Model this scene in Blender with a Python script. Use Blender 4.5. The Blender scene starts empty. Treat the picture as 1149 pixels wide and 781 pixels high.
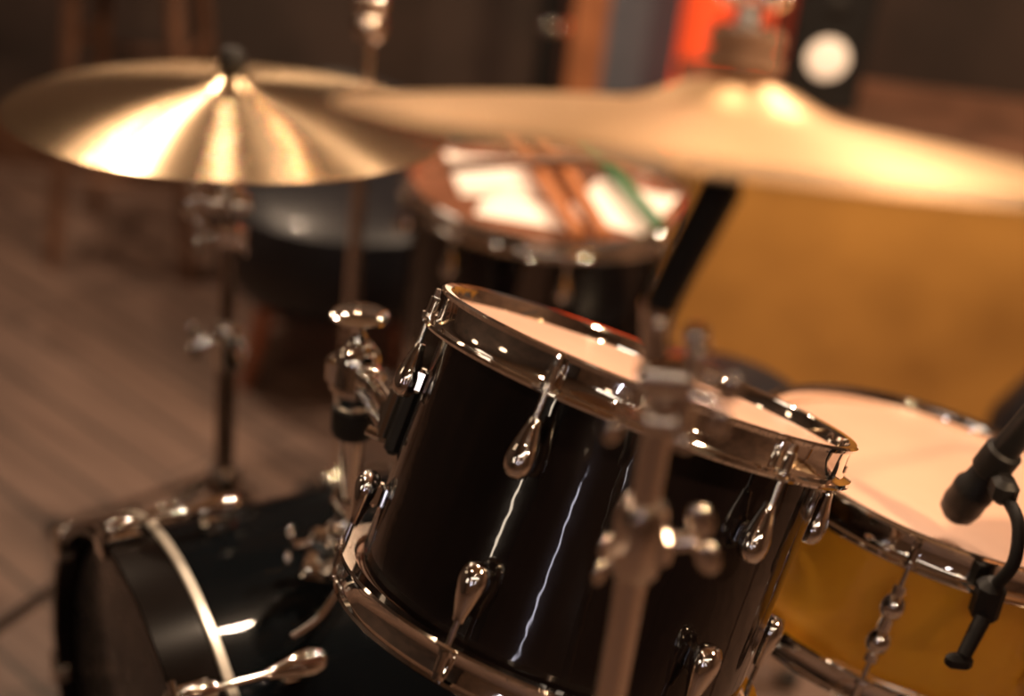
import bpy, math, random
from mathutils import Vector, Matrix
random.seed(4)
S=bpy.context.scene
pi=math.pi
rad=math.radians

# ------------------------------------------------------------------ materials
def newmat(name):
    m=bpy.data.materials.new(name); m.use_nodes=True
    nt=m.node_tree; b=nt.nodes['Principled BSDF']
    return m,nt,b
def N(nt,t,**k):
    n=nt.nodes.new(t)
    for a,v in k.items(): setattr(n,a,v)
    return n
def pmat(name,col,rough=.5,metal=0,coat=0,noise=0,nscale=30,bump=0,emit=None,es=0,rvar=0,spec=.5,bdist=.001):
    m,nt,b=newmat(name)
    b.inputs['Base Color'].default_value=(*col,1); b.inputs['Roughness'].default_value=rough
    b.inputs['Metallic'].default_value=metal; b.inputs['Coat Weight'].default_value=coat
    b.inputs['Coat Roughness'].default_value=.035
    b.inputs['Specular IOR Level'].default_value=spec
    tc=N(nt,'ShaderNodeTexCoord'); nz=N(nt,'ShaderNodeTexNoise'); nz.inputs['Scale'].default_value=nscale
    nz.inputs['Detail'].default_value=5
    nt.links.new(tc.outputs['Object'],nz.inputs['Vector'])
    if noise:
        r=N(nt,'ShaderNodeValToRGB')
        r.color_ramp.elements[0].position=.3; r.color_ramp.elements[1].position=.7
        r.color_ramp.elements[0].color=(*[c*(1-noise) for c in col],1)
        r.color_ramp.elements[1].color=(*[min(1,c*(1+noise)) for c in col],1)
        nt.links.new(nz.outputs['Fac'],r.inputs['Fac']); nt.links.new(r.outputs['Color'],b.inputs['Base Color'])
    if rvar:
        mr=N(nt,'ShaderNodeMapRange'); mr.inputs['From Min'].default_value=.3; mr.inputs['From Max'].default_value=.7
        mr.inputs['To Min'].default_value=max(0,rough-rvar); mr.inputs['To Max'].default_value=rough+rvar
        nt.links.new(nz.outputs['Fac'],mr.inputs['Value']); nt.links.new(mr.outputs['Result'],b.inputs['Roughness'])
    if bump:
        nz.inputs['Detail'].default_value=2 if coat else 5
        bp=N(nt,'ShaderNodeBump'); bp.inputs['Strength'].default_value=bump; bp.inputs['Distance'].default_value=bdist
        nt.links.new(nz.outputs['Fac'],bp.inputs['Height']); nt.links.new(bp.outputs['Normal'],b.inputs['Normal'])
        if coat: nt.links.new(bp.outputs['Normal'],b.inputs['Coat Normal'])
    if emit:
        b.inputs['Emission Color'].default_value=(*emit,1); b.inputs['Emission Strength'].default_value=es
    return m
def cymbal_mat(name,col,rough,metal=.9,an=.88):
    m,nt,b=newmat(name)
    b.inputs['Metallic'].default_value=metal
    b.inputs['Anisotropic'].default_value=an
    b.inputs['Anisotropic Rotation'].default_value=.25
    tg=N(nt,'ShaderNodeTangent',direction_type='RADIAL',axis='Z')
    nt.links.new(tg.outputs[0],b.inputs['Tangent'])
    tc=N(nt,'ShaderNodeTexCoord'); sp=N(nt,'ShaderNodeSeparateXYZ'); cx=N(nt,'ShaderNodeCombineXYZ')
    nt.links.new(tc.outputs['Object'],sp.inputs[0])
    nt.links.new(sp.outputs['X'],cx.inputs['X']); nt.links.new(sp.outputs['Y'],cx.inputs['Y'])
    ln=N(nt,'ShaderNodeVectorMath',operation='LENGTH'); nt.links.new(cx.outputs[0],ln.inputs[0])
    nz=N(nt,'ShaderNodeTexNoise',noise_dimensions='1D'); nz.inputs['Scale'].default_value=300; nz.inputs['Detail'].default_value=3
    nt.links.new(ln.outputs['Value'],nz.inputs['W'])
    bp=N(nt,'ShaderNodeBump'); bp.inputs['Strength'].default_value=.2; bp.inputs['Distance'].default_value=.0003
    nt.links.new(nz.outputs['Fac'],bp.inputs['Height']); nt.links.new(bp.outputs['Normal'],b.inputs['Normal'])
    n2=N(nt,'ShaderNodeTexNoise'); n2.inputs['Scale'].default_value=9; n2.inputs['Detail'].default_value=6
    nt.links.new(tc.outputs['Object'],n2.inputs['Vector'])
    r=N(nt,'ShaderNodeValToRGB')
    r.color_ramp.elements[0].position=.3; r.color_ramp.elements[1].position=.7
    r.color_ramp.elements[0].color=(*[c*.85 for c in col],1); r.color_ramp.elements[1].color=(*col,1)
    nt.links.new(n2.outputs['Fac'],r.inputs['Fac']); nt.links.new(r.outputs['Color'],b.inputs['Base Color'])
    b.inputs['Roughness'].default_value=rough
    return m
def plank_mat(name,c1,c2,rot,bw,rh,rough=.45):
    m,nt,b=newmat(name)
    tc=N(nt,'ShaderNodeTexCoord'); mp=N(nt,'ShaderNodeMapping'); mp.inputs['Rotation'].default_value=(0,0,rot)
    nt.links.new(tc.outputs['Object'],mp.inputs['Vector'])
    br=N(nt,'ShaderNodeTexBrick'); br.inputs['Scale'].default_value=1
    br.inputs['Brick Width'].default_value=bw; br.inputs['Row Height'].default_value=rh
    br.inputs['Mortar Size'].default_value=.004
    br.inputs['Color1'].default_value=(*c1,1); br.inputs['Color2'].default_value=(*c2,1); br.inputs['Mortar'].default_value=(.01,.006,.004,1)
    nt.links.new(mp.outputs[0],br.inputs['Vector'])
    mp2=N(nt,'ShaderNodeMapping'); mp2.inputs['Scale'].default_value=(2,28,2)
    nt.links.new(mp.outputs[0],mp2.inputs['Vector'])
    nz=N(nt,'ShaderNodeTexNoise'); nz.inputs['Scale'].default_value=1.5; nz.inputs['Detail'].default_value=7
    nt.links.new(mp2.outputs[0],nz.inputs['Vector'])
    mx=N(nt,'ShaderNodeMix',data_type='RGBA',blend_type='MULTIPLY'); mx.inputs[0].default_value=.8
    r=N(nt,'ShaderNodeValToRGB'); r.color_ramp.elements[0].position=.3; r.color_ramp.elements[1].position=.7
    r.color_ramp.elements[0].color=(.35,.3,.28,1)
    nt.links.new(nz.outputs['Fac'],r.inputs['Fac'])
    nt.links.new(br.outputs['Color'],mx.inputs[6]); nt.links.new(r.outputs['Color'],mx.inputs[7])
    nt.links.new(mx.outputs[2],b.inputs['Base Color']); b.inputs['Roughness'].default_value=rough
    return m
CHROME=pmat('chrome',(.95,.92,.88),.05,1,rvar=.02,nscale=60)
CHROME_R=pmat('chrome_satin',(.78,.69,.62),.18,1,rvar=.08,nscale=40)
DCHROME=pmat('dark_chrome',(.3,.25,.22),.25,1,noise=.2)
BLACKLAC=pmat('black_lacquer',(.004,.0028,.003),.2,0,coat=1,nscale=26,bump=.8,bdist=.0008,spec=.1)
BASSLAC=pmat('bass_lacquer',(.003,.0045,.006),.25,0,coat=.3,nscale=14,bump=.5,bdist=.0008,spec=.03)
HOOPBLK=pmat('black_hoop_lacquer',(.005,.004,.004),.25,0,coat=.5,nscale=30,noise=.2,spec=.05)
RUBBER=pmat('black_rubber',(.008,.007,.007),.55,noise=.3,spec=.3)
BLACKM=pmat('black_metal',(.010,.010,.011),.45,.3,noise=.2)
HEAD=pmat('coated_drumhead',(.66,.41,.31),.32,noise=.05,nscale=8,bump=.15)
HEAD_F=pmat('clear_brown_head',(.2,.08,.045),.2,coat=.4,noise=.1,nscale=8)
HEAD_S=pmat('snare_head',(.56,.34,.245),.4,noise=.08,nscale=6,bump=.15)
HEAD_B=pmat('black_head',(.03,.03,.032),.3,coat=.3,rvar=.1)
CREAM=pmat('hoop_inlay',(.85,.8,.7),.3,.5,noise=.1)
AMBER=pmat('amber_shell',(1,.43,.035),.22,.0,coat=.8,noise=.15,nscale=10)
CYM=cymbal_mat('bronze_lathed',(.95,.71,.45),.24,1,.9)
CYM2=cymbal_mat('bronze_lathed_2',(.60,.39,.21),.42,.9,.5)
FELT=pmat('brown_felt',(.2,.12,.08),.95,noise=.3,nscale=200)
PAPER=pmat('paper',(.95,.84,.77),.7,noise=.03)
STICK=pmat('hickory',(.38,.13,.04),.5,noise=.2)
STICKG=pmat('green_stick',(.01,.13,.05),.5,noise=.2)
LEATH=pmat('black_leather',(.008,.008,.011),.4,coat=.05,bump=.4,nscale=90,noise=.2,spec=.35)
WOODR=pmat('red_wood',(.24,.07,.03),.4,noise=.4,nscale=12)
WOODD=pmat('dark_wood',(.10,.045,.025),.5,noise=.4,nscale=10)
FLOORM=plank_mat('floor_planks',(.17,.105,.08),(.115,.07,.053),rad(38),1.3,.11,.55)
CHESTM=plank_mat('ochre_plywood',(.66,.34,.08),(.6,.3,.07),0,5,2,.5)
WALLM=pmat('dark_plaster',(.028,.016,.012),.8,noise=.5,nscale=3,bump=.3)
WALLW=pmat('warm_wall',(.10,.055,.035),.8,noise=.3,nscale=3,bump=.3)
CEILM=pmat('ceiling_paint',(.13,.08,.05),.9,noise=.2,nscale=4)
BLUE=pmat('blue_grey_paint',(.09,.12,.16),.5,noise=.15,nscale=6)
TRIM=pmat('orange_pine',(.3,.12,.05),.5,noise=.3,nscale=8)
REDSH=pmat('red_shade',(.7,.06,.015),.8,emit=(1,.08,.015),es=.6,noise=.1)
CONE=pmat('speaker_cone',(.95,.87,.78),.6,noise=.05,emit=(1,.72,.5),es=.4)  # emission brightens the cone as if lit; it is no lamp
ADDGLOW=pmat('added_glow_glass',(.9,.8,.7),.5,noise=.05,emit=(1,.7,.45),es=3)  # glow for the added, unseen wall globes

# ------------------------------------------------------------------ geometry
def frame(o,z,xh):
    z=Vector(z).normalized(); y=z.cross(Vector(xh)).normalized(); x=y.cross(z)
    m=Matrix((x,y,z)).transposed().to_4x4(); m.translation=Vector(o); return m
def alignz(p0,p1):
    d=Vector(p1)-Vector(p0); q=d.to_track_quat('Z','Y')
    m=q.to_matrix().to_4x4(); m.translation=Vector(p0); return m,d.length
class MB:
    def __init__(s): s.v=[]; s.f=[]
    def add(s,vs,fs,M=None):
        b=len(s.v)
        for p in vs:
            p=Vector(p); s.v.append(M@p if M is not None else p)
        for f in fs: s.f.append([i+b for i in f])
        return s
    def lathe(s,prof,M=None,segs=48,closed=False):
        vs=[];rings=[]
        for r,z in prof:
            if r<1e-6: rings.append([len(vs)]); vs.append((0,0,z))
            else:
                rings.append(list(range(len(vs),len(vs)+segs)))
                for i in range(segs):
                    a=2*pi*i/segs; vs.append((r*math.cos(a),r*math.sin(a),z))
        fs=[]; n=len(rings)
        for k in range(n if closed else n-1):
            A=rings[k]; B=rings[(k+1)%n]
            for i in range(segs):
                j=(i+1)%segs
                if len(A)==1 and len(B)==1: break
                if len(A)==1: fs.append([A[0],B[j],B[i]])
                elif len(B)==1: fs.append([A[i],A[j],B[0]])
                else: fs.append([A[i],A[j],B[j],B[i]])
        return s.add(vs,fs,M)
    def cyl(s,p0,p1,r0,r1=None,segs=20,bev=0.0):
        r1=r0 if r1 is None else r1
        M,L=alignz(p0,p1); b=bev
        if b: pr=[(0,0),(r0-b,0),(r0,b),(r1,L-b),(r1-b,L),(0,L)]
        else: pr=[(0,0),(r0,0),(r1,L),(0,L)]
        return s.lathe(pr,M,segs)
    def ball(s,c,r,sc=(1,1,1),segs=24,M=None):
        n=12; pr=[(r*math.sin(pi*i/n) if 0<i<n else 0,-r*math.cos(pi*i/n)) for i in range(n+1)]
        T=Matrix.Translation(Vector(c))@Matrix.Diagonal((*sc,1))
        if M is not None: T=M@T
        return s.lathe(pr,T,segs)
    def box(s,c,sz,M=None,b=.0):
        x,y,z=[k/2 for k in sz]; b=min(b,x*.9,y*.9,z*.9)
        T=Matrix.Translation(Vector(c))
        if M is not None: T=M@T
        if b<=0:
            vs=[(i*x,j*y,k*z) for i in(-1,1) for j in(-1,1) for k in(-1,1)]
            return s.add(vs,[[0,1,3,2],[4,6,7,5],[0,4,5,1],[2,3,7,6],[0,2,6,4],[1,5,7,3]],T)
        def out(x,y,c,z): return [(x,y-c,z),(x-c,y,z),(-x+c,y,z),(-x,y-c,z),(-x,-y+c,z),(-x+c,-y,z),(x-c,-y,z),(x,-y+c,z)]
        vs=out(x-b,y-b,b*.5,-z)+out(x,y,b,-z+b)+out(x,y,b,z-b)+out(x-b,y-b,b*.5,z)
        fs=[[7,6,5,4,3,2,1,0],[24+i for i in range(8)]]
        for k in range(3):
            for i in range(8):
                j=(i+1)%8; fs.append([k*8+i,k*8+j,k*8+8+j,k*8+8+i])
        return s.add(vs,fs,T)
    def tube(s,pts,r,segs=14,sub=6,M=None):
        P=[Vector(p) for p in pts]
        if sub>1 and len(P)>2:
            Q=[]
            for i in range(len(P)-1):
                p0=P[max(0,i-1)];p1=P[i];p2=P[i+1];p3=P[min(len(P)-1,i+2)]
                for k in range(sub):
                    t=k/sub
                    Q.append(.5*((2*p1)+(-p0+p2)*t+(2*p0-5*p1+4*p2-p3)*t*t+(-p0+3*p1-3*p2+p3)*t**3))
            Q.append(P[-1]); P=Q
        n=len(P); vs=[];up=None
        for i in range(n):
            t=(P[min(n-1,i+1)]-P[max(0,i-1)]).normalized()
            if up is None:
                up=Vector((0,0,1)) if abs(t.z)<.9 else Vector((1,0,0))
            sd=t.cross(up).normalized(); up=sd.cross(t).normalized()
            rr=r[min(len(r)-1,int(i/(n-1)*(len(r)-1)+.5))] if isinstance(r,(list,tuple)) else r
            for k in range(segs):
                a=2*pi*k/segs; vs.append(P[i]+sd*math.cos(a)*rr+up*math.sin(a)*rr)
        fs=[[k for k in range(segs)][::-1],[(n-1)*segs+k for k in range(segs)]]
        for i in range(n-1):
            for k in range(segs):
                j=(k+1)%segs; fs.append([i*segs+k,i*segs+j,(i+1)*segs+j,(i+1)*segs+k])
        return s.add(vs,fs,M)
    def make(s,name,mat,parent=None,world=False,ang=38,smooth=True):
        me=bpy.data.meshes.new(name)
        V=s.v
        if world and parent is not None:
            I=parent.matrix_basis.inverted(); V=[I@p for p in V]
        me.from_pydata([tuple(p) for p in V],[],s.f); me.validate()
        import bmesh
        bm=bmesh.new(); bm.from_mesh(me); bmesh.ops.recalc_face_normals(bm,faces=bm.faces); bm.to_mesh(me); bm.free()
        if smooth:
            me.polygons.foreach_set('use_smooth',[True]*len(me.polygons)); me.set_sharp_from_angle(angle=rad(ang))
        me.materials.append(mat)
        o=bpy.data.objects.new(name,me); S.collection.objects.link(o)
        if parent is not None: o.parent=parent
        return o
def empty(name,M=None,loc=None):
    e=bpy.data.objects.new(name,None); e.empty_display_size=.05
    e.matrix_basis=M if M is not None else Matrix.Translation(Vector(loc or (0,0,0)))
    S.collection.objects.link(e); return e
def rotz(a): return Matrix.Rotation(a,4,'Z')
CAM=Vector((0,0,1.35))

# ------------------------------------------------------------------ drum builder (head at z=0, shell to -D)
def hoop_profile(R,z,sg):
    p=[(R+.004,.009),(R+.006,.012),(R+.011,.0125),(R+.013,.011),(R+.012,.0085),(R+.0085,.007),(R+.0078,.001),(R+.008,-.010),(R+.010,-.013),(R+.017,-.0145),(R+.018,-.0165),(R+.017,-.0185),(R+.006,-.018),(R+.005,-.014)]
    return [(r,z+sg*h) for r,h in p]
def teardrop(B,M,L=.052,w=1.0):
    pr=[(0,.003),(.0045,.002),(.0052,-.004),(.0066,-.010),(.0088,-.020),(.0106,-.030),(.0110,-.037),(.0100,-.044),(.0076,-.0495),(.0038,-.052),(0,-.0525)]
    k=L/.0525
    B.lathe([(r*w,z*k) for r,z in pr],M@Matrix.Diagonal((.95,1,1,1)),24)
def drum(name,M,R,D,shell,head,nl,phase,lug='tear',bottomlug=True,headmatb=None):
    e=empty(name,M)
    MB().lathe([(R,-.013),(R,-D+.013),(R-.006,-D+.013),(R-.006,-.013)],segs=128,closed=True).make('shell',shell,e)
    MB().lathe([(0,0),(R-.004,0),(R+.001,-.002),(R+.0035,-.006),(R+.0035,-.013),(R+.001,-.013),(R+.001,-.008),(R-.006,-.004),(0,-.0012)],segs=128).make('batter_head',head,e)
    MB().lathe([(0,-D),(R-.004,-D),(R+.001,-D+.002),(R+.0035,-D+.006),(R+.0035,-D+.013),(R+.001,-D+.013),(R-.006,-D+.004),(0,-D+.0012)],segs=96).make('resonant_head',headmatb or head,e)
    MB().lathe(hoop_profile(R,0,1),segs=128,closed=True).make('hoop_top',CHROME,e)
    MB().lathe(hoop_profile(R,-D,-1),segs=128,closed=True).make('hoop_bottom',CHROME,e)
    B=MB(); Rd=MB()
    for i in range(nl):
        T=rotz(phase+2*pi*i/nl)
        ends=[(0,1)]+([(-D,-1)] if bottomlug else [])
        for z,sg in ends:
            F=T@Matrix.Translation((R+.0145,0,z))@Matrix.Diagonal((1,1,sg,1))
            Rd.cyl(F@Vector((0,0,-.016)),F@Vector((0,0,-.042)),.0024,segs=12)
            Rd.cyl(F@Vector((0,0,-.0145)),F@Vector((0,0,-.011)),.0062,segs=16)
            Rd.cyl(F@Vector((0,0,-.011)),F@Vector((0,0,.002)),.0042,.0038,segs=12)
            Rd.box((0,0,.005),(.005,.005,.008),F,.0008)
            Rd.box((-.001,0,-.0165),(.012,.020,.004),F,.0015)
            if lug=='tear':
                teardrop(B,F@Matrix.Translation((-.001,0,-.038)),.043,1.0)
                B.box((-.010,0,-.064),(.012,.013,.020),F,.003)
            else:
                B.cyl(F@Vector((0,0,-.034)),F@Vector((0,0,-.052)),.0062,segs=16,bev=.001)
        if lug=='tube':
            F=T@Matrix.Translation((R+.0145,0,0))
            B.cyl(F@Vector((0,0,-.05)),F@Vector((0,0,-D+.05)),.0065,segs=16)
            for zz in(-.055,-D+.055):
                B.box((-.006,0,zz),(.016,.020,.022),F,.003)
                B.ball((0,0,zz),.0115,(1,1,1.25),16,F)
    B.make('lugs',CHROME,e); Rd.make('tension_rods',CHROME,e)
    return e

# ------------------------------------------------------------------ RACK TOM
nt_=Vector((.238,.335,.912))
TM=frame((.1056,.993,.833),nt_,(-.106,-.994,0))
tom=drum('rack_tom',TM,.160,.225,BLACKLAC,HEAD,6,rad(-25))
Fb=rotz(rad(-103))@Matrix.Translation((.160,0,-.105))
B=MB(); B.box((.007,0,0),(.014,.045,.06),Fb,.004); B.make('bracket_pad',RUBBER,tom)
B=MB(); B.box((.020,0,0),(.014,.036,.05),Fb,.005)
B.cyl(Fb@Vector((.02,-.012,.02)),Fb@Vector((.034,-.012,.02)),.005,bev=.001)
B.cyl(Fb@Vector((.02,.012,-.02)),Fb@Vector((.034,.012,-.02)),.005,bev=.001)
B.make('bracket_clamp',CHROME,tom)
brk=TM@(Fb@Vector((.026,0,0)))

# ------------------------------------------------------------------ BASS DRUM
ph=rad(34); a=Vector((math.cos(ph),math.sin(ph),0))
BM=frame((-.3215,1.062,.270),-a,(0,0,1))
bass=empty('bass_drum',BM)
R=.250;D=.42
MB().lathe([(R,-.02),(R,-D+.02),(R-.008,-D+.02),(R-.008,-.02)],segs=160,closed=True).make('shell',BASSLAC,bass)
MB().lathe([(0,-.006),(R-.012,-.006),(R-.002,-.012),(R+.003,-.018),(R+.003,-.03),(R,-.03),(R-.004,-.016),(R-.014,-.009),(0,-.0085)],segs=128).make('front_head',HEAD_B,bass)
MB().lathe([(0,-D+.006),(R-.012,-D+.006),(R+.003,-D+.018),(R+.003,-D+.03),(R,-D+.03),(R-.014,-D+.009),(0,-D+.0085)],segs=96).make('batter_head',HEAD,bass)
def ring(r0,r1,z0,z1,b=.0015): return [(r0+b,z0),(r1-b,z0),(r1,z0+b),(r1,z1-b),(r1-b,z1),(r0+b,z1),(r0,z1-b),(r0,z0+b)]
MB().lathe(ring(R+.005,R+.017,-.034,.014),segs=160,closed=True).make('hoop_front',HOOPBLK,bass)
MB().lathe(ring(R+.004,R+.0182,-.0435,-.0345,.001),segs=160,closed=True).make('hoop_front_edge_strip',CREAM,bass)
MB().lathe(ring(R+.005,R+.017,-D-.014,-D+.034),segs=128,closed=True).make('hoop_rear',HOOPBLK,bass)
C=MB();L=MB()
for k in range(8):
    T=rotz(rad(12-45*k))
    for z0,sg in((0,1),(-D,-1)):
        F=T@Matrix.Translation((R,0,z0))@Matrix.Diagonal((1,1,sg,1))
        C.box((.0205,0,-.004),(.006,.026,.034),F,.0018)
        C.box((.012,0,.0165),(.020,.024,.005),F,.0018)
        C.box((.003,0,.010),(.004,.018,.015),F,.001)
        C.lathe([(0,-.018),(.007,-.018),(.0085,-.012),(.0085,.008),(.006,.014),(0,.016)],F@Matrix.Translation((.029,0,-.004)),20)
        C.cyl(F@Vector((.029,0,.0)),F@Vector((.029,0,-.085)),.0032,segs=14)
        C.cyl(F@Vector((.029,-.016,.013)),F@Vector((.029,.016,.013)),.0038,segs=12)
        teardrop(L,F@Matrix.Translation((.027,0,-.072)),.055,1.2)
        L.box((.010,0,-.100),(.026,.020,.036),F,.005)
C.make('claws_and_rods',CHROME,bass); L.make('lugs',CHROME,bass)
B=MB()
for sy in(-1,1):
    p0=BM@(rotz(rad(180-sy*52))@Vector((R,0,-.10)))
    side=(p0-(BM@Vector((0,0,-.10)))); side.z=0
    foot=Vector((p0.x,p0.y,0))+(-a)*.12+side.normalized()*.12
    foot.z=.012
    B.cyl(p0,foot,.007); B.ball(foot,.012)
B.make('spurs',CHROME,bass,world=True)

# ------------------------------------------------------------------ TOM HOLDER (post on bass drum)
px,py=-.137,1.128
hold=empty('tom_holder',loc=(px,py,.52))
B=MB()
B.lathe([(0,.036),(.020,.0355),(.0262,.033),(.0262,.031),(.020,.029),(.008,.025),(.006,.018),(.008,.010),(.013,.004),(.013,-.004)],Matrix.Translation((px,py,.757)),40)
B.make('t_cap',CHROME,hold,world=True)
B=MB()
B.lathe([(0,.760),(.012,.760),(.019,.754),(.022,.744),(.022,.728),(.0235,.724),(.0235,.716),(.019,.711),(.018,.700),(.016,.694),(0,.694)],Matrix.Translation((px,py,0)),40)
B.box((px-.020,py-.004,.735),(.014,.020,.026),None,.004)
B.cyl((px+.01,py-.016,.738),(px+.014,py-.030,.738),.006,bev=.0015)
B.make('ball_clamp',CHROME,hold,world=True)
MB().lathe([(0,.696),(.0195,.696),(.0205,.69),(.0205,.672),(.018,.667),(0,.667)],Matrix.Translation((px,py,0)),32).make('nylon_collar',RUBBER,hold,world=True)
B=MB()
B.cyl((px,py,.50),(px,py,.70),.0115,segs=32)
B.lathe([(0,.600),(.0145,.600),(.0155,.596),(.0155,.58),(.0145,.576),(0,.576)],Matrix.Translation((px,py,0)),32)
B.make('post',CHROME,hold,world=True)
B=MB()
nb=Vector((.02,-.20,.97)).normalized()
BF=frame((px,py,.526),nb,(1,0,0))
B.box((0,0,-.004),(.075,.060,.010),BF,.004)
B.lathe([(0,.045),(.016,.045),(.019,.041),(.020,.012),(.026,.004),(.028,0),(0,0)],BF,32)
for sx in(-1,1):
    for sy in(-1,1): B.cyl(BF@Vector((sx*.03,sy*.022,0)),BF@Vector((sx*.03,sy*.022,.006)),.005,bev=.001)
B.box((-.022,-.008,.03),(.022,.020,.024),BF,.005)
B.cyl(BF@Vector((-.02,-.008,.03)),BF@Vector((-.046,-.020,.03)),.0045)
for sg in(-1,1):
    B.ball((-.050,-.022+sg*.006,.03+sg*.011),.008,(.5,.9,1.3),16,BF)
B.box((.0,-.034,.018),(.026,.026,.022),BF,.006)
B.tube([BF@Vector(p) for p in((.010,-.03,.02),(.004,-.055,.018),(-.010,-.085,.008),(-.03,-.105,.002))],.0032)
B.make('base_mount',CHROME,hold,world=True)
B=MB()
s0=Vector((px+.012,py-.01,.735)); br=Vector(brk)
B.cyl(s0,br,.0085,segs=24); B.cyl(s0+Vector((0,0,-.024)),br+Vector((0,0,-.022)),.0065,segs=24)
B.ball(s0.lerp(br,.12),.014); 
B.make('l_arm',CHROME,hold,world=True)

# ------------------------------------------------------------------ CYMBALS
def cymbal(name,M,R,H,rb,hb,mat,lin=.55):
    e=empty(name,M); top=[]
    n=30
    for i in range(9):
        t=i/9; top.append((.006+(rb-.006)*t,H+hb*(.5+.5*math.cos(pi*t**1.15))))
    for i in range(n+1):
        t=i/n; r=rb+(R-rb)*t
        top.append((r,H*(1-lin*t-(1-lin)*t*t)))
    th=.0011
    bot=[(r,z-th) for r,z in reversed(top)]
    MB().lathe(top+bot,segs=160,closed=True).make('plate',mat,e,ang=60)
    return e
cx0=-.356
crn=Vector((-.015,.055,1)).normalized()
crM=frame((cx0,1.573,.805),crn,(0,-1,0))
cymbal('crash_cymbal',crM,.254,.036,.042,.014,CYM,.8)
rn=Vector((.0,.275,1)).normalized()
rbase=Vector((.0917,.655,1.139))
rdM=frame(rbase,rn,(0,-1,0))
cymbal('ride_cymbal',rdM,.190,.016,.058,.015,CYM2)
hh=empty('hi_hat_cymbals',loc=(.585,.875,.79))
def cym_into(par,z,flip,R=.178):
    n=14;top=[(.006,.030)]
    for i in range(1,7):
        t=i/7; top.append((.006+.040*t,.014+.016*math.sqrt(1-t**2.2)))
    for i in range(n+1):
        t=i/n; top.append((.046+(R-.046)*t,.014*(1-t**1.4)))
    pr=top+[(r,h-.0012) for r,h in reversed(top)]
    return MB().lathe([(r,z+(h if not flip else -h)) for r,h in pr],segs=128,closed=True).make('top_cymbal' if not flip else 'bottom_cymbal',CYM,par,ang=60)
cym_into(hh,.016,False); cym_into(hh,.0,True)

# ------------------------------------------------------------------ STANDS
def wing(B,c,d,s=1.0):
    d=Vector(d).normalized(); c=Vector(c)
    B.cyl(c,c+d*.016*s,.0055*s)
    M=frame(c+d*.016*s,d,(0,0,1) if abs(d.z)<.9 else (1,0,0))
    for sg in(-1,1): B.ball((sg*.012*s,0,.004*s),.009*s,(1.2,.35,.8),14,M)
def tripod(B,x,y,zc,zf,spread,az,r=.006,tr=.0105):
    for an in az:
        d=Vector((math.cos(rad(an)),math.sin(rad(an)),0)); c=Vector((x,y,0))
        s=d.cross(Vector((0,0,1)))*.006
        foot=c+d*spread+Vector((0,0,.012)); hi=c+d*.022+Vector((0,0,zc))
        B.tube([hi+s,foot+s],r*.8,sub=1); B.tube([hi-s,foot-s],r*.8,sub=1)
        m=hi.lerp(foot,.5); B.tube([c+d*.018+Vector((0,0,zf)),m],r*.7,sub=1)
    B.lathe([(0,zc-.02),(.02,zc-.02),(.023,zc-.015),(.023,zc+.015),(.02,zc+.02),(0,zc+.02)],Matrix.Translation((x,y,0)),24)
    B.lathe([(0,zf-.012),(.019,zf-.012),(.019,zf+.012),(0,zf+.012)],Matrix.Translation((x,y,0)),24)
def feet(B,x,y,spread,az):
    for an in az:
        d=Vector((math.cos(rad(an)),math.sin(rad(an)),0)); B.ball(Vector((x,y,.014))+d*spread,.014,(1.3,1.3,1))
# crash stand
x,y=cx0,1.573
st=empty('cymbal_stand',loc=(x,y,0))
T_=MB(); az=(142,98,-160)
tripod(T_,x,y,.30,.10,.40,az)
T_.cyl((x,y,.08),(x,y,.52),.0125); T_.cyl((x,y,.50),(x,y,.71),.0095)
T_.make('tubes_and_legs',DCHROME,st,world=True)
B=MB(); B.cyl((x,y,.70),Vector((x,y,.805))+crn*.070,.0035)
for z in(.505,):
    B.lathe([(0,z-.03),(.017,z-.03),(.0185,z-.026),(.0185,z+.026),(.016,z+.03),(0,z+.03)],Matrix.Translation((x,y,0)),24)
    B.box((x+.018,y-.004,z+.012),(.014,.02,.03),None,.004); B.box((x+.018,y-.004,z-.02),(.014,.02,.02),None,.004)
    wing(B,(x-.018,y,z),(-1,-.2,0),1.2); wing(B,(x+.02,y-.012,z+.015),(.6,-1,0),1.0)
B.cyl((x-.022,y,.695),(x+.022,y,.695),.014,bev=.003); B.ball((x,y,.71),.016)
wing(B,(x-.02,y,.695),(-1,0,.1),1.3); B.cyl((x+.02,y,.695),(x+.028,y,.695),.009)
wing(B,(x-.004,y-.014,.720),(.2,-1,0),1.0)
B.box((x+.002,y-.004,.655),(.030,.026,.03),None,.005); wing(B,(x-.012,y-.008,.655),(-1,-.3,0),1.1); wing(B,(x+.014,y-.010,.660),(.8,-1,0),.9)
B.make('clamps_and_tilter',CHROME,st,world=True)
B=MB(); feet(B,x,y,.40,az); B.make('rubber_feet',RUBBER,st,world=True)
def Pc(h): return Vector((x,y,.805))+crn*h
B=MB(); B.cyl(Pc(.030),Pc(.047),.016,bev=.003); B.cyl(Pc(-.03),Pc(.032),.0065); B.make('lower_felt_and_sleeve',RUBBER,st,world=True)
B=MB(); B.lathe([(0,.0505),(.012,.0505),(.0155,.055),(.0165,.063),(.0150,.072),(.010,.078),(0,.080)],frame(Pc(0),crn,(0,-1,0)),28)
B.make('cymbal_nut',RUBBER,st,world=True)

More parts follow.
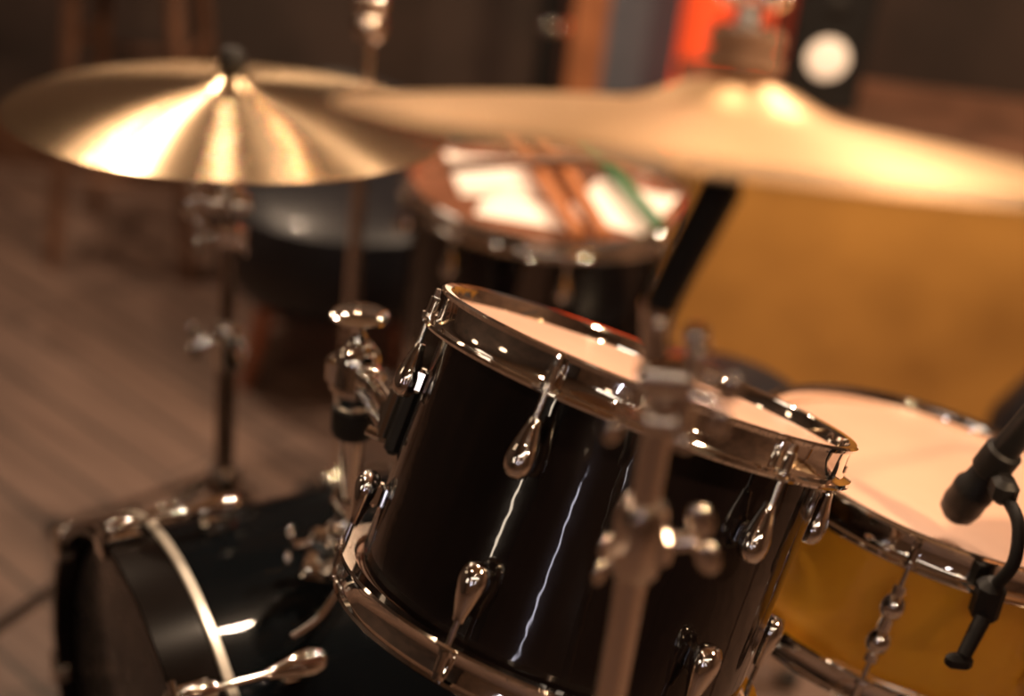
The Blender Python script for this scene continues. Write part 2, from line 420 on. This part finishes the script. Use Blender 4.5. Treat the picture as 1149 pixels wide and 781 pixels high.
# ride (foreground) stand
x,y=.082,.655
st=empty('cymbal_stand',loc=(x,y,0))
B=MB(); az=(-90,20,200)
tripod(B,x,y,.34,.10,.26,az)
B.cyl((x,y,.08),(x,y,.90),.0092); B.cyl((x,y,.88),(x,y,1.00),.008)
B.lathe([(0,.885),(.012,.885),(.0145,.889),(.0145,.925),(.012,.932),(0,.932)],Matrix.Translation((x,y,0)),24)
B.box((x+.013,y-.004,.908),(.012,.014,.024),None,.004)
wing(B,(x+.016,y-.002,.910),(1,-.15,.35),1.0); wing(B,(x-.010,y-.010,.905),(-.7,-.8,.1),.7)
B.cyl((x-.016,y,1.012),(x+.012,y,1.012),.012,bev=.003)
B.cyl((x-.010,y,.985),(x+.010,y,.985),.009,bev=.002)
B.box((x,y,.995),(.013,.014,.034),None,.004)
wing(B,(x+.013,y-.004,1.005),(1,-.3,-.1),.9); wing(B,(x-.010,y-.005,.986),(-1,-.4,.2),.7)
B.ball((x+.012,y-.010,1.032),.006); B.ball((x-.010,y-.010,1.046),.006); B.ball((x+.020,y-.008,1.018),.005)
B.cyl((x+.012,y-.004,.975),(x+.010,y-.004,1.036),.0048,bev=.001); B.ball((x+.010,y-.004,1.038),.0075); B.ball((x+.014,y-.006,.978),.007)
B.cyl((x-.006,y,1.01),(x-.013,y,1.052),.007); B.cyl(rbase-rn*.03,rbase+rn*.066,.0033)
B.make('tubes_and_legs',CHROME_R,st,world=True)
B=MB(); feet(B,x,y,.26,az); B.make('rubber_feet',RUBBER,st,world=True)
def P(h): return rbase+rn*h
B=MB(); B.cyl((x-.012,y+.001,1.045),P(-.018),.0085,.0105,bev=.003); B.cyl(P(-.022),P(.015),.0085,bev=.002); B.cyl(P(.011),P(.015),.014)
B.make('rubber_sleeve',RUBBER,st,world=True)
B=MB(); B.cyl(P(.017),P(.029),.017,bev=.003); B.cyl(P(.0325),P(.044),.0185,bev=.003); B.cyl(P(.044),P(.054),.018,bev=.003); B.make('felts',FELT,st,world=True)
B=MB(); B.cyl(P(.054),P(.056),.016); B.cyl(P(.056),P(.064),.007,bev=.001); wing(B,P(.054),rn,.8); B.make('wing_nut',CHROME_R,st,world=True)

# hi-hat stand
x,y=.585,.875
st=empty('hi_hat_stand',loc=(x,y,0))
B=MB(); az=(-60,20,-170)
tripod(B,x,y,.34,.09,.24,az)
B.cyl((x,y,.06),(x,y,.74),.0125); B.cyl((x,y,.70),(x,y,.95),.003)
B.cyl((x,y,.735),(x,y,.758),.016,bev=.002); B.cyl((x,y,.838),(x,y,.872),.008,bev=.001); wing(B,(x+.006,y,.86),(1,0,0))
B.make('tubes_and_legs',CHROME_R,st,world=True)
B=MB(); feet(B,x,y,.24,az); B.make('rubber_feet',RUBBER,st,world=True)

# microphone stand behind crash
x,y=-.256,1.988
st=empty('microphone_stand',loc=(x,y,0))
B=MB()
B.cyl((x,y,.02),(x,y,.70),.0105); B.cyl((x,y,.68),(x,y,1.20),.0075)
B.lathe([(0,.67),(.017,.67),(.021,.68),(.021,.72),(.016,.735),(0,.735)],Matrix.Translation((x,y,0)),24)
B.lathe([(0,.80),(.020,.80),(.024,.81),(.024,.825),(.018,.835),(.024,.845),(.024,.86),(.015,.87),(0,.87)],Matrix.Translation((x,y,0)),24)
B.cyl((x-.018,y,1.18),(x+.018,y,1.18),.015,bev=.003); wing(B,(x+.016,y,1.18),(1,-.3,0),1.2)
B.cyl((x-.06,y+.02,1.17),(x+.20,y-.02,1.22),.006)
B.make('tubes',CHROME_R,st,world=True)
B=MB(); B.lathe([(0,0),(.075,0),(.08,.006),(.075,.016),(.03,.028),(.015,.04),(0,.04)],Matrix.Translation((x,y,0)),48); B.make('round_base',BLACKM,st,world=True)
B=MB(); B.cyl((x+.20,y-.02,1.22),(x+.30,y-.035,1.20),.010,.013,bev=.002); B.ball((x+.315,y-.037,1.196),.024); B.make('microphone',BLACKM,st,world=True)

# ------------------------------------------------------------------ FLOOR TOM
fM=frame((.025,1.978,.607),(.0,.0,1),(-.01,-1,0))
ft=drum('floor_tom',fM,.200,.40,BLACKLAC,HEAD_F,8,rad(10))
B=MB()
for an in(-50,70,190):
    T=rotz(rad(an)); B.tube([T@Vector(p) for p in((.222,0,-.20),(.222,0,-.45),(.232,0,-.50),(.245,0,-.590))],.0055)
    B.box((.212,0,-.26),(.026,.03,.05),T,.005)
B.make('legs',CHROME,ft)
B=MB()
for an in(-50,70,190): B.ball((rotz(rad(an))@Vector((.245,0,-.594))),.0125)
B.make('leg_feet',RUBBER,ft)
def sheet(nm,cx,cy,w,h,rot,z,curl=.006):
    e=MB(); n=8; vs=[];fs=[]
    for i in range(n+1):
        for j in range(n+1):
            u=i/n-.5;v=j/n-.5
            vs.append((u*w,v*h,curl*(abs(u*2)**3)*(.5+v)+.0005))
    for i in range(n):
        for j in range(n): k=i*(n+1)+j; fs.append([k,k+n+1,k+n+2,k+1])
    e.add(vs,fs,Matrix.Translation((cx,cy,z))@rotz(rot))
    o=e.make(nm,PAPER); m=o.modifiers.new('s','SOLIDIFY'); m.thickness=.0004
    return o
fx,fy,fz=.025,1.978,.607
sheet('sheet_of_paper',fx-.085,fy+.035,.125,.17,rad(14),fz+.001)
sheet('sheet_of_paper',fx-.025,fy-.095,.14,.09,rad(-8),fz+.002,.002)
sheet('sheet_of_paper',fx+.108,fy-.035,.125,.17,rad(-20),fz+.0035)
def stick(nm,p0,p1,mat,r=.0075):
    B=MB(); M,L=alignz(p0,p1)
    B.lathe([(0,0),(r*.8,.001),(r,.006),(r,L*.7),(r*.45,L*.94),(r*.42,L*.95),(r*.75,L*.965),(r*.75,L*.985),(r*.4,L*.997),(0,L)],M,16)
    B.make(nm,mat)
stick('drumstick',(fx+.045,fy-.215,fz+.024),(fx-.07,fy+.20,fz+.024),STICK,.011)
stick('drumstick',(fx+.080,fy-.205,fz+.024),(fx-.02,fy+.20,fz+.024),STICK,.011)
stick('drumstick',(fx+.155,fy-.15,fz+.026),(fx+.045,fy+.205,fz+.026),STICKG,.010)
stick('drumstick',(fx-.15,fy-.06,fz+.040),(fx+.09,fy+.06,fz+.048),WOODD,.009)

# ------------------------------------------------------------------ SNARE
sM=frame((.426,1.167,.670),(.145,.125,.981),(-.34,-.94,0))
sn=drum('snare_drum',sM,.176,.145,AMBER,HEAD_S,8,rad(-4),lug='tube')
F=rotz(rad(-60))@Matrix.Translation((.178,0,-.07))
B=MB(); B.box((.010,0,0),(.02,.03,.06),F,.004); B.box((.024,0,.015),(.008,.02,.05),F,.003); B.make('throw_off',CHROME,sn)
ss=empty('snare_stand',loc=(.44,1.18,0))
B=MB(); cx,cy=.447,1.177
hub=Vector((cx,cy,.42)); Rb=MB()
for an in(-110,10,130):
    T=rotz(rad(an)); e0=sM@(T@Vector((.10,0,-.175))); e1=sM@(T@Vector((.205,0,-.172))); e2=sM@(T@Vector((.209,0,-.135)))
    B.tube([hub+Vector((0,0,.01)),e0.lerp(hub,.5)+Vector((0,0,-.01)),e0,e1],.006,sub=5)
    Rb.tube([e0.lerp(e1,.7),e1,e2],.009,sub=4)
B.ball(hub,.022); B.cyl((cx,cy,.05),(cx,cy,.42),.0125)
tripod(B,cx,cy,.28,.08,.25,(-45,75,195))
wing(B,hub+Vector((-.02,-.01,0)),(-1,-.5,0),1.4)
B.make('basket_and_legs',CHROME_R,ss,world=True); Rb.make('rubber_grips',RUBBER,ss,world=True)
B=MB(); feet(B,cx,cy,.25,(-45,75,195)); B.make('rubber_feet',RUBBER,ss,world=True)

# snare microphone
mc=empty('snare_microphone',loc=(.40,1.03,.73))
h0=Vector((.395,1.035,.728)); t0=Vector((.428,1.017,.845)); dr=(t0-h0).normalized()
B=MB()
M,L=alignz(h0,t0+dr*.03)
B.lathe([(0,-.018),(.009,-.0165),(.0155,-.010),(.0175,0),(.017,.010),(.0178,.014),(.0178,.020),(.0145,.026),(.0125,.05),(.011,.10),(.0095,L),(0,L)],M,28)
B.make('body',BLACKM,mc,world=True)
B=MB(); cpt=h0+dr*.05
B.cyl(cpt-dr*.012,cpt+dr*.016,.016,bev=.003)
B.box((.412,1.005,.765),(.02,.028,.022),None,.005)
B.tube([(.413,1.0,.762),(.420,.975,.752),(.420,.960,.725),(.413,.962,.700)],.0055)
B.box((.411,.965,.682),(.022,.024,.04),None,.006)
B.cyl((.408,.955,.672),(.392,.932,.645),.007,.006,bev=.002)
B.box((.390,.932,.642),(.022,.012,.014),None,.004)
B.make('rim_clamp',RUBBER,mc,world=True)
B=MB(); te=t0+dr*.03
B.tube([te,te+Vector((.02,.01,.03)),(.50,1.08,.88),(.58,1.22,.75),(.68,1.3,.35),(.75,1.25,.02),(.9,1.0,.006)],.0035,segs=8,sub=8)
B.make('cable',RUBBER,mc,world=True)

# ------------------------------------------------------------------ THRONE
x,y=.262,1.672
th=empty('drum_throne',loc=(x,y,0))
MB().lathe([(0,.385),(.130,.385),(.145,.392),(.150,.41),(.150,.445),(.144,.460),(.125,.468),(0,.472)],Matrix.Translation((x,y,0)),64).make('seat',LEATH,th,world=True)
B=MB(); B.cyl((x,y,.06),(x,y,.386),.014); tripod(B,x,y,.26,.08,.20,(0,120,240)); B.make('post_and_legs',CHROME_R,th,world=True)
B=MB(); feet(B,x,y,.20,(0,120,240)); B.make('rubber_feet',RUBBER,th,world=True)

# ------------------------------------------------------------------ TUB CHAIR behind
x,y=-.34,2.50
tc=empty('tub_chair',loc=(x,y,0))
MB().lathe([(0,.16),(.15,.16),(.21,.18),(.245,.23),(.25,.30),(.24,.36),(.20,.39),(0,.40)],Matrix.Translation((x,y,0)),64).make('seat_body',LEATH,tc,world=True)
B=MB(); n=28; vs=[];fs=[]
for i in range(n+1):
    an=rad(10+ 200*i/n)
    hgt=.52-.06*abs(i/n-.5)*2
    pr=[(.205,.36),(.215,.36+(hgt-.36)*.5),(.222,hgt-.02),(.237,hgt),(.255,hgt-.02),(.26,.36+(hgt-.36)*.5),(.252,.28),(.215,.28)]
    for r,z in pr: vs.append((x+r*math.cos(an),y+r*math.sin(an),z))
m=8
for i in range(n):
    for j in range(m): k=(j+1)%m; fs.append([i*m+j,i*m+k,(i+1)*m+k,(i+1)*m+j])
fs+= [list(range(m)),[n*m+j for j in range(m)]]
B.add(vs,fs); B.make('backrest',LEATH,tc,world=True,ang=70)
B=MB()
for an in(45,135,225,315):
    d=Vector((math.cos(rad(an)),math.sin(rad(an)),0)); c=Vector((x,y,0))
    B.cyl(c+d*.22,c+d*.17+Vector((0,0,.19)),.012,.019)
B.make('legs',WOODR,tc,world=True)

def stool(x,y,h,w):
    e=empty('wooden_stool',loc=(x,y,0)); B=MB()
    B.lathe([(0,h-.035),(w*.62,h-.035),(w*.66,h-.025),(w*.66,h-.008),(w*.62,h),(0,h-.004)],Matrix.Translation((x,y,0)),40)
    B.make('seat',WOODD,e,world=True); B=MB(); q=w*.5
    for sx in(-1,1):
        for sy in(-1,1): B.cyl((x+sx*q*1.15,y+sy*q*1.15,0),(x+sx*q*.75,y+sy*q*.75,h-.03),.016,.018)
    for z in(.2,.42):
        k=q*(1.15-.4*z/h)
        for s in(-1,1):
            B.cyl((x-k,y+s*k,z),(x+k,y+s*k,z),.009); B.cyl((x+s*k,y-k,z+.05),(x+s*k,y+k,z+.05),.009)
    B.make('legs_and_rungs',WOODD,e,world=True)
stool(-.86,2.92,.68,.26)
stool(-1.45,2.75,.68,.28)

# ------------------------------------------------------------------ CHEST, SPEAKER, LAMP
ch=empty('wooden_chest',loc=(1.1,2.75,0))
B=MB(); B.box((1.13,2.75,.28),(1.66,.58,.48),None,.006); B.make('carcass',CHESTM,ch,world=True)
B=MB(); B.box((1.13,2.745,.535),(1.70,.61,.03),None,.006); B.make('lid',WOODD,ch,world=True)
B=MB(); B.box((1.13,2.75,.022),(1.62,.54,.044)); B.make('plinth',WOODD,ch,world=True)
sp=empty('loudspeaker',loc=(.535,2.80,.551))
B=MB(); B.box((.540,2.84,.551+.14),(.155,.17,.28),None,.006); B.make('cabinet',BLACKM,sp,world=True)
F=frame((.540,2.755,.551+.108),(0,-1,0),(1,0,0))
MB().lathe([(0,.005),(.008,.004),(.014,.002),(.036,.006),(.041,.004),(.039,.0)],F,40).make('woofer_cone',CONE,sp,world=True)
MB().lathe([(.041,.000),(.041,.006),(.050,.006),(.052,.0)],F,40).make('woofer_ring',RUBBER,sp,world=True)
MB().lathe([(0,.006),(.012,.005),(.022,.001),(.022,0)],F@Matrix.Translation((0,.10,0)),32).make('tweeter',RUBBER,sp,world=True)
x,y=.385,3.17
fl=empty('floor_lamp',loc=(x,y,0))
B=MB(); B.lathe([(.098,.32),(.100,.32),(.100,1.45),(.098,1.45)],Matrix.Translation((x,y,0)),48,closed=True); B.make('shade',REDSH,fl,world=True)
B=MB(); B.cyl((x,y,.015),(x,y,1.40),.01); B.cyl((x,y,0),(x,y,.02),.11,bev=.004); 
for z in(.34,1.42):
    for an in(0,120,240): B.cyl((x,y,z),(x+.099*math.cos(rad(an)),y+.099*math.sin(rad(an)),z),.003)
B.make('pole_and_base',BLACKM,fl,world=True)
x,y=.005,3.05
pl=empty('coat_stand',loc=(x,y,0))
B=MB(); B.lathe([(0,0),(.12,0),(.125,.008),(.12,.02),(.03,.04),(.030,.05),(.030,1.55),(.034,1.56),(.034,1.60),(0,1.62)],Matrix.Translation((x,y,0)),40)
for an in(0,90,180,270):
    d=Vector((math.cos(rad(an)),math.sin(rad(an)),0)); c=Vector((x,y,1.5)); B.tube([c,c+d*.08+Vector((0,0,-.01)),c+d*.13+Vector((0,0,.05)),c+d*.12+Vector((0,0,.10))],.008)
B.make('pole_and_hooks',BLACKM,pl,world=True)
B=MB(); B.lathe([(.031,.575),(.034,.58),(.034,.595),(.031,.60)],Matrix.Translation((x,y,0)),32,closed=True); B.make('chrome_collar',CHROME,pl,world=True)

x,y=.98,2.02
bg=empty('gig_bag',loc=(x,y,0))
MB().lathe([(0,0),(.17,0),(.19,.02),(.195,.12),(.185,.30),(.15,.37),(.08,.395),(0,.40)],Matrix.Translation((x,y,0))@Matrix.Diagonal((1.1,.75,1,1)),48).make('body',LEATH,bg,world=True)
B=MB(); B.tube([(x-.06,y,.385),(x-.05,y,.43),(x+.05,y,.43),(x+.06,y,.385)],.008); B.make('handle',RUBBER,bg,world=True)
B=MB(); B.tube([(-.66,.95,.006),(-.68,1.0,.10),(-.675,1.04,.24),(-.66,1.10,.33),(-.63,1.18,.36),(-.60,1.26,.30),(-.62,1.32,.15),(-.70,1.38,.008),(-.95,1.35,.006)],.0045,segs=10,sub=8)
B.make('cable_loop',RUBBER)

# ------------------------------------------------------------------ ROOM
def slab(nm,c,sz,mat): 
    B=MB(); B.box((0,0,0),sz); o=B.make(nm,mat,smooth=False); o.location=c; return o
slab('floor',(0,.6,-.05),(5.4,6.0,.1),FLOORM)
slab('ceiling',(0,.6,2.75),(5.4,6.0,.1),CEILM)
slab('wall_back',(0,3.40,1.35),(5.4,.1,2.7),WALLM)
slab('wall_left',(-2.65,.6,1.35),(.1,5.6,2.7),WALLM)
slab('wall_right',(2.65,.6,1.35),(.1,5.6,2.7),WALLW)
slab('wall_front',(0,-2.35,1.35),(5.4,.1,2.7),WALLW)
slab('door_1',(.24,3.333,1.03),(.22,.03,2.06),BLUE)
slab('trim_1',(.09,3.328,1.05),(.08,.04,2.1),TRIM)
slab('baseboard_back',(-1.35,3.333,.06),(2.5,.03,.12),WOODD)
def added_glow(p,n):  # unseen glowing globe, added on the walls to brighten cymbal reflections
    e=empty('added_wall_glow',frame(p,n,(0,0,1)))
    MB().lathe([(0,0),(.06,0),(.06,.012),(.02,.02),(.02,.05),(0,.05)],None,32).make('backplate',BLACKM,e)
    MB().lathe([(0,.03),(.07,.035),(.12,.07),(.13,.12),(.10,.17),(.05,.19),(0,.195)],None,40).make('added_globe',ADDGLOW,e)
added_glow((-2.59,2.1,1.75),(1,0,0)); added_glow((-2.59,.9,1.75),(1,0,0)); added_glow((2.59,2.4,1.75),(-1,0,0)); added_glow((-1.3,3.34,1.9),(0,-1,0))
added_glow((-1.2,-2.29,1.9),(0,1,0)); added_glow((.6,-2.29,1.9),(0,1,0))

# ------------------------------------------------------------------ LIGHTS
def area(nm,loc,tgt,e,size,col,sy=None):
    l=bpy.data.lights.new(nm,'AREA'); l.energy=e; l.size=size; l.color=col
    if sy: l.shape='RECTANGLE'; l.size_y=sy
    o=bpy.data.objects.new(nm,l); S.collection.objects.link(o); o.location=loc
    o.rotation_euler=(Vector(tgt)-Vector(loc)).to_track_quat('-Z','Y').to_euler(); return o
def added_point(nm,loc,e,r,col):  # unseen point light, added for chrome sparkle, cymbal streaks and fill
    l=bpy.data.lights.new(nm,'POINT'); l.energy=e; l.shadow_soft_size=r; l.color=col
    o=bpy.data.objects.new(nm,l); S.collection.objects.link(o); o.location=loc; return o
W1=(1,.64,.38); W2=(1,.72,.49)
area('spot_lamp_key',(.9,2.3,2.45),(.1,1.3,.7),38,.07,W2)
area('spot_lamp_left',(-1.15,2.7,2.3),(-.2,1.5,.7),26,.06,W2)
area('spot_lamp_mid',(.1,1.7,2.6),(.1,1.4,.6),18,.06,W2)
area('spot_lamp_front_left',(-1.3,.4,2.4),(-.1,1.3,.6),8,.07,W1)
area('added_chest_spot',(1.3,.3,2.3),(.7,2.2,.3),50,.14,(1,.66,.38))  # unseen spot added to brighten the chest
area('added_soft_fill',(-1.6,2.4,2.6),(-.3,1.5,.7),3,.7,(1,.75,.55))  # unseen soft fill added for the dark side of the crash
added_point('added_point_1',(-1.2,3.0,1.9),4,.02,W2)
added_point('added_point_2',(.2,3.0,2.2),3.5,.02,W2)
added_point('added_point_3',(1.6,2.8,2.0),4,.02,W2)
added_point('added_point_4',(-.3,-.6,2.0),3,.02,W2)
added_point('added_point_5',(.9,-.5,1.4),4.5,.03,W1)
added_point('added_point_6',(-.72,3.0,2.05),3.5,.02,W2)
added_point('added_point_7',(-.42,3.0,1.9),2,.02,(1,.6,.35))
area('added_streak_strip',(-.9,-2.0,1.25),(0,1,.8),.8,.05,(.85,.8,.95),.5)  # narrow strips added behind the camera, for streaks in the black lacquer
area('added_streak_strip_right',(.15,-2.0,1.3),(0,1,.8),.5,.03,(1,.9,.9),.4)  # second added strip for lacquer streaks
area('added_streak_strip_side',(-1.7,-.6,1.3),(0,1,.8),1.2,.05,(1,.8,.6),.5)  # third added strip, off to the side
area('added_hoop_strip',(-.2,-2.1,2.35),(0,1,.9),5,2.6,(1,.82,.65),.12)  # wide unseen strip added so the hoop flanges catch a bright line
w=bpy.data.worlds.new('w'); S.world=w; w.use_nodes=True
w.node_tree.nodes['Background'].inputs[0].default_value=(.5,.3,.2,1); w.node_tree.nodes['Background'].inputs[1].default_value=.08
S.view_settings.view_transform='Standard'
S.view_settings.look='None'
S.view_settings.exposure=.18
S.view_settings.gamma=1.03

# ------------------------------------------------------------------ CAMERA
pt=rad(27); ro=rad(7)
Fv=Vector((0,math.cos(pt),-math.sin(pt))); U0=Vector((0,math.sin(pt),math.cos(pt))); R0=Vector((1,0,0))
Rv=R0*math.cos(ro)+U0*math.sin(ro); Uv=-R0*math.sin(ro)+U0*math.cos(ro)
M=Matrix((Rv,Uv,-Fv)).transposed().to_4x4(); M.translation=CAM
cd=bpy.data.cameras.new('camera'); cd.lens=50; cd.sensor_width=36; cd.clip_start=.02
cd.dof.use_dof=True; cd.dof.focus_distance=1.06; cd.dof.aperture_fstop=1.8
co=bpy.data.objects.new('camera',cd); co.matrix_world=M; S.collection.objects.link(co); S.camera=co
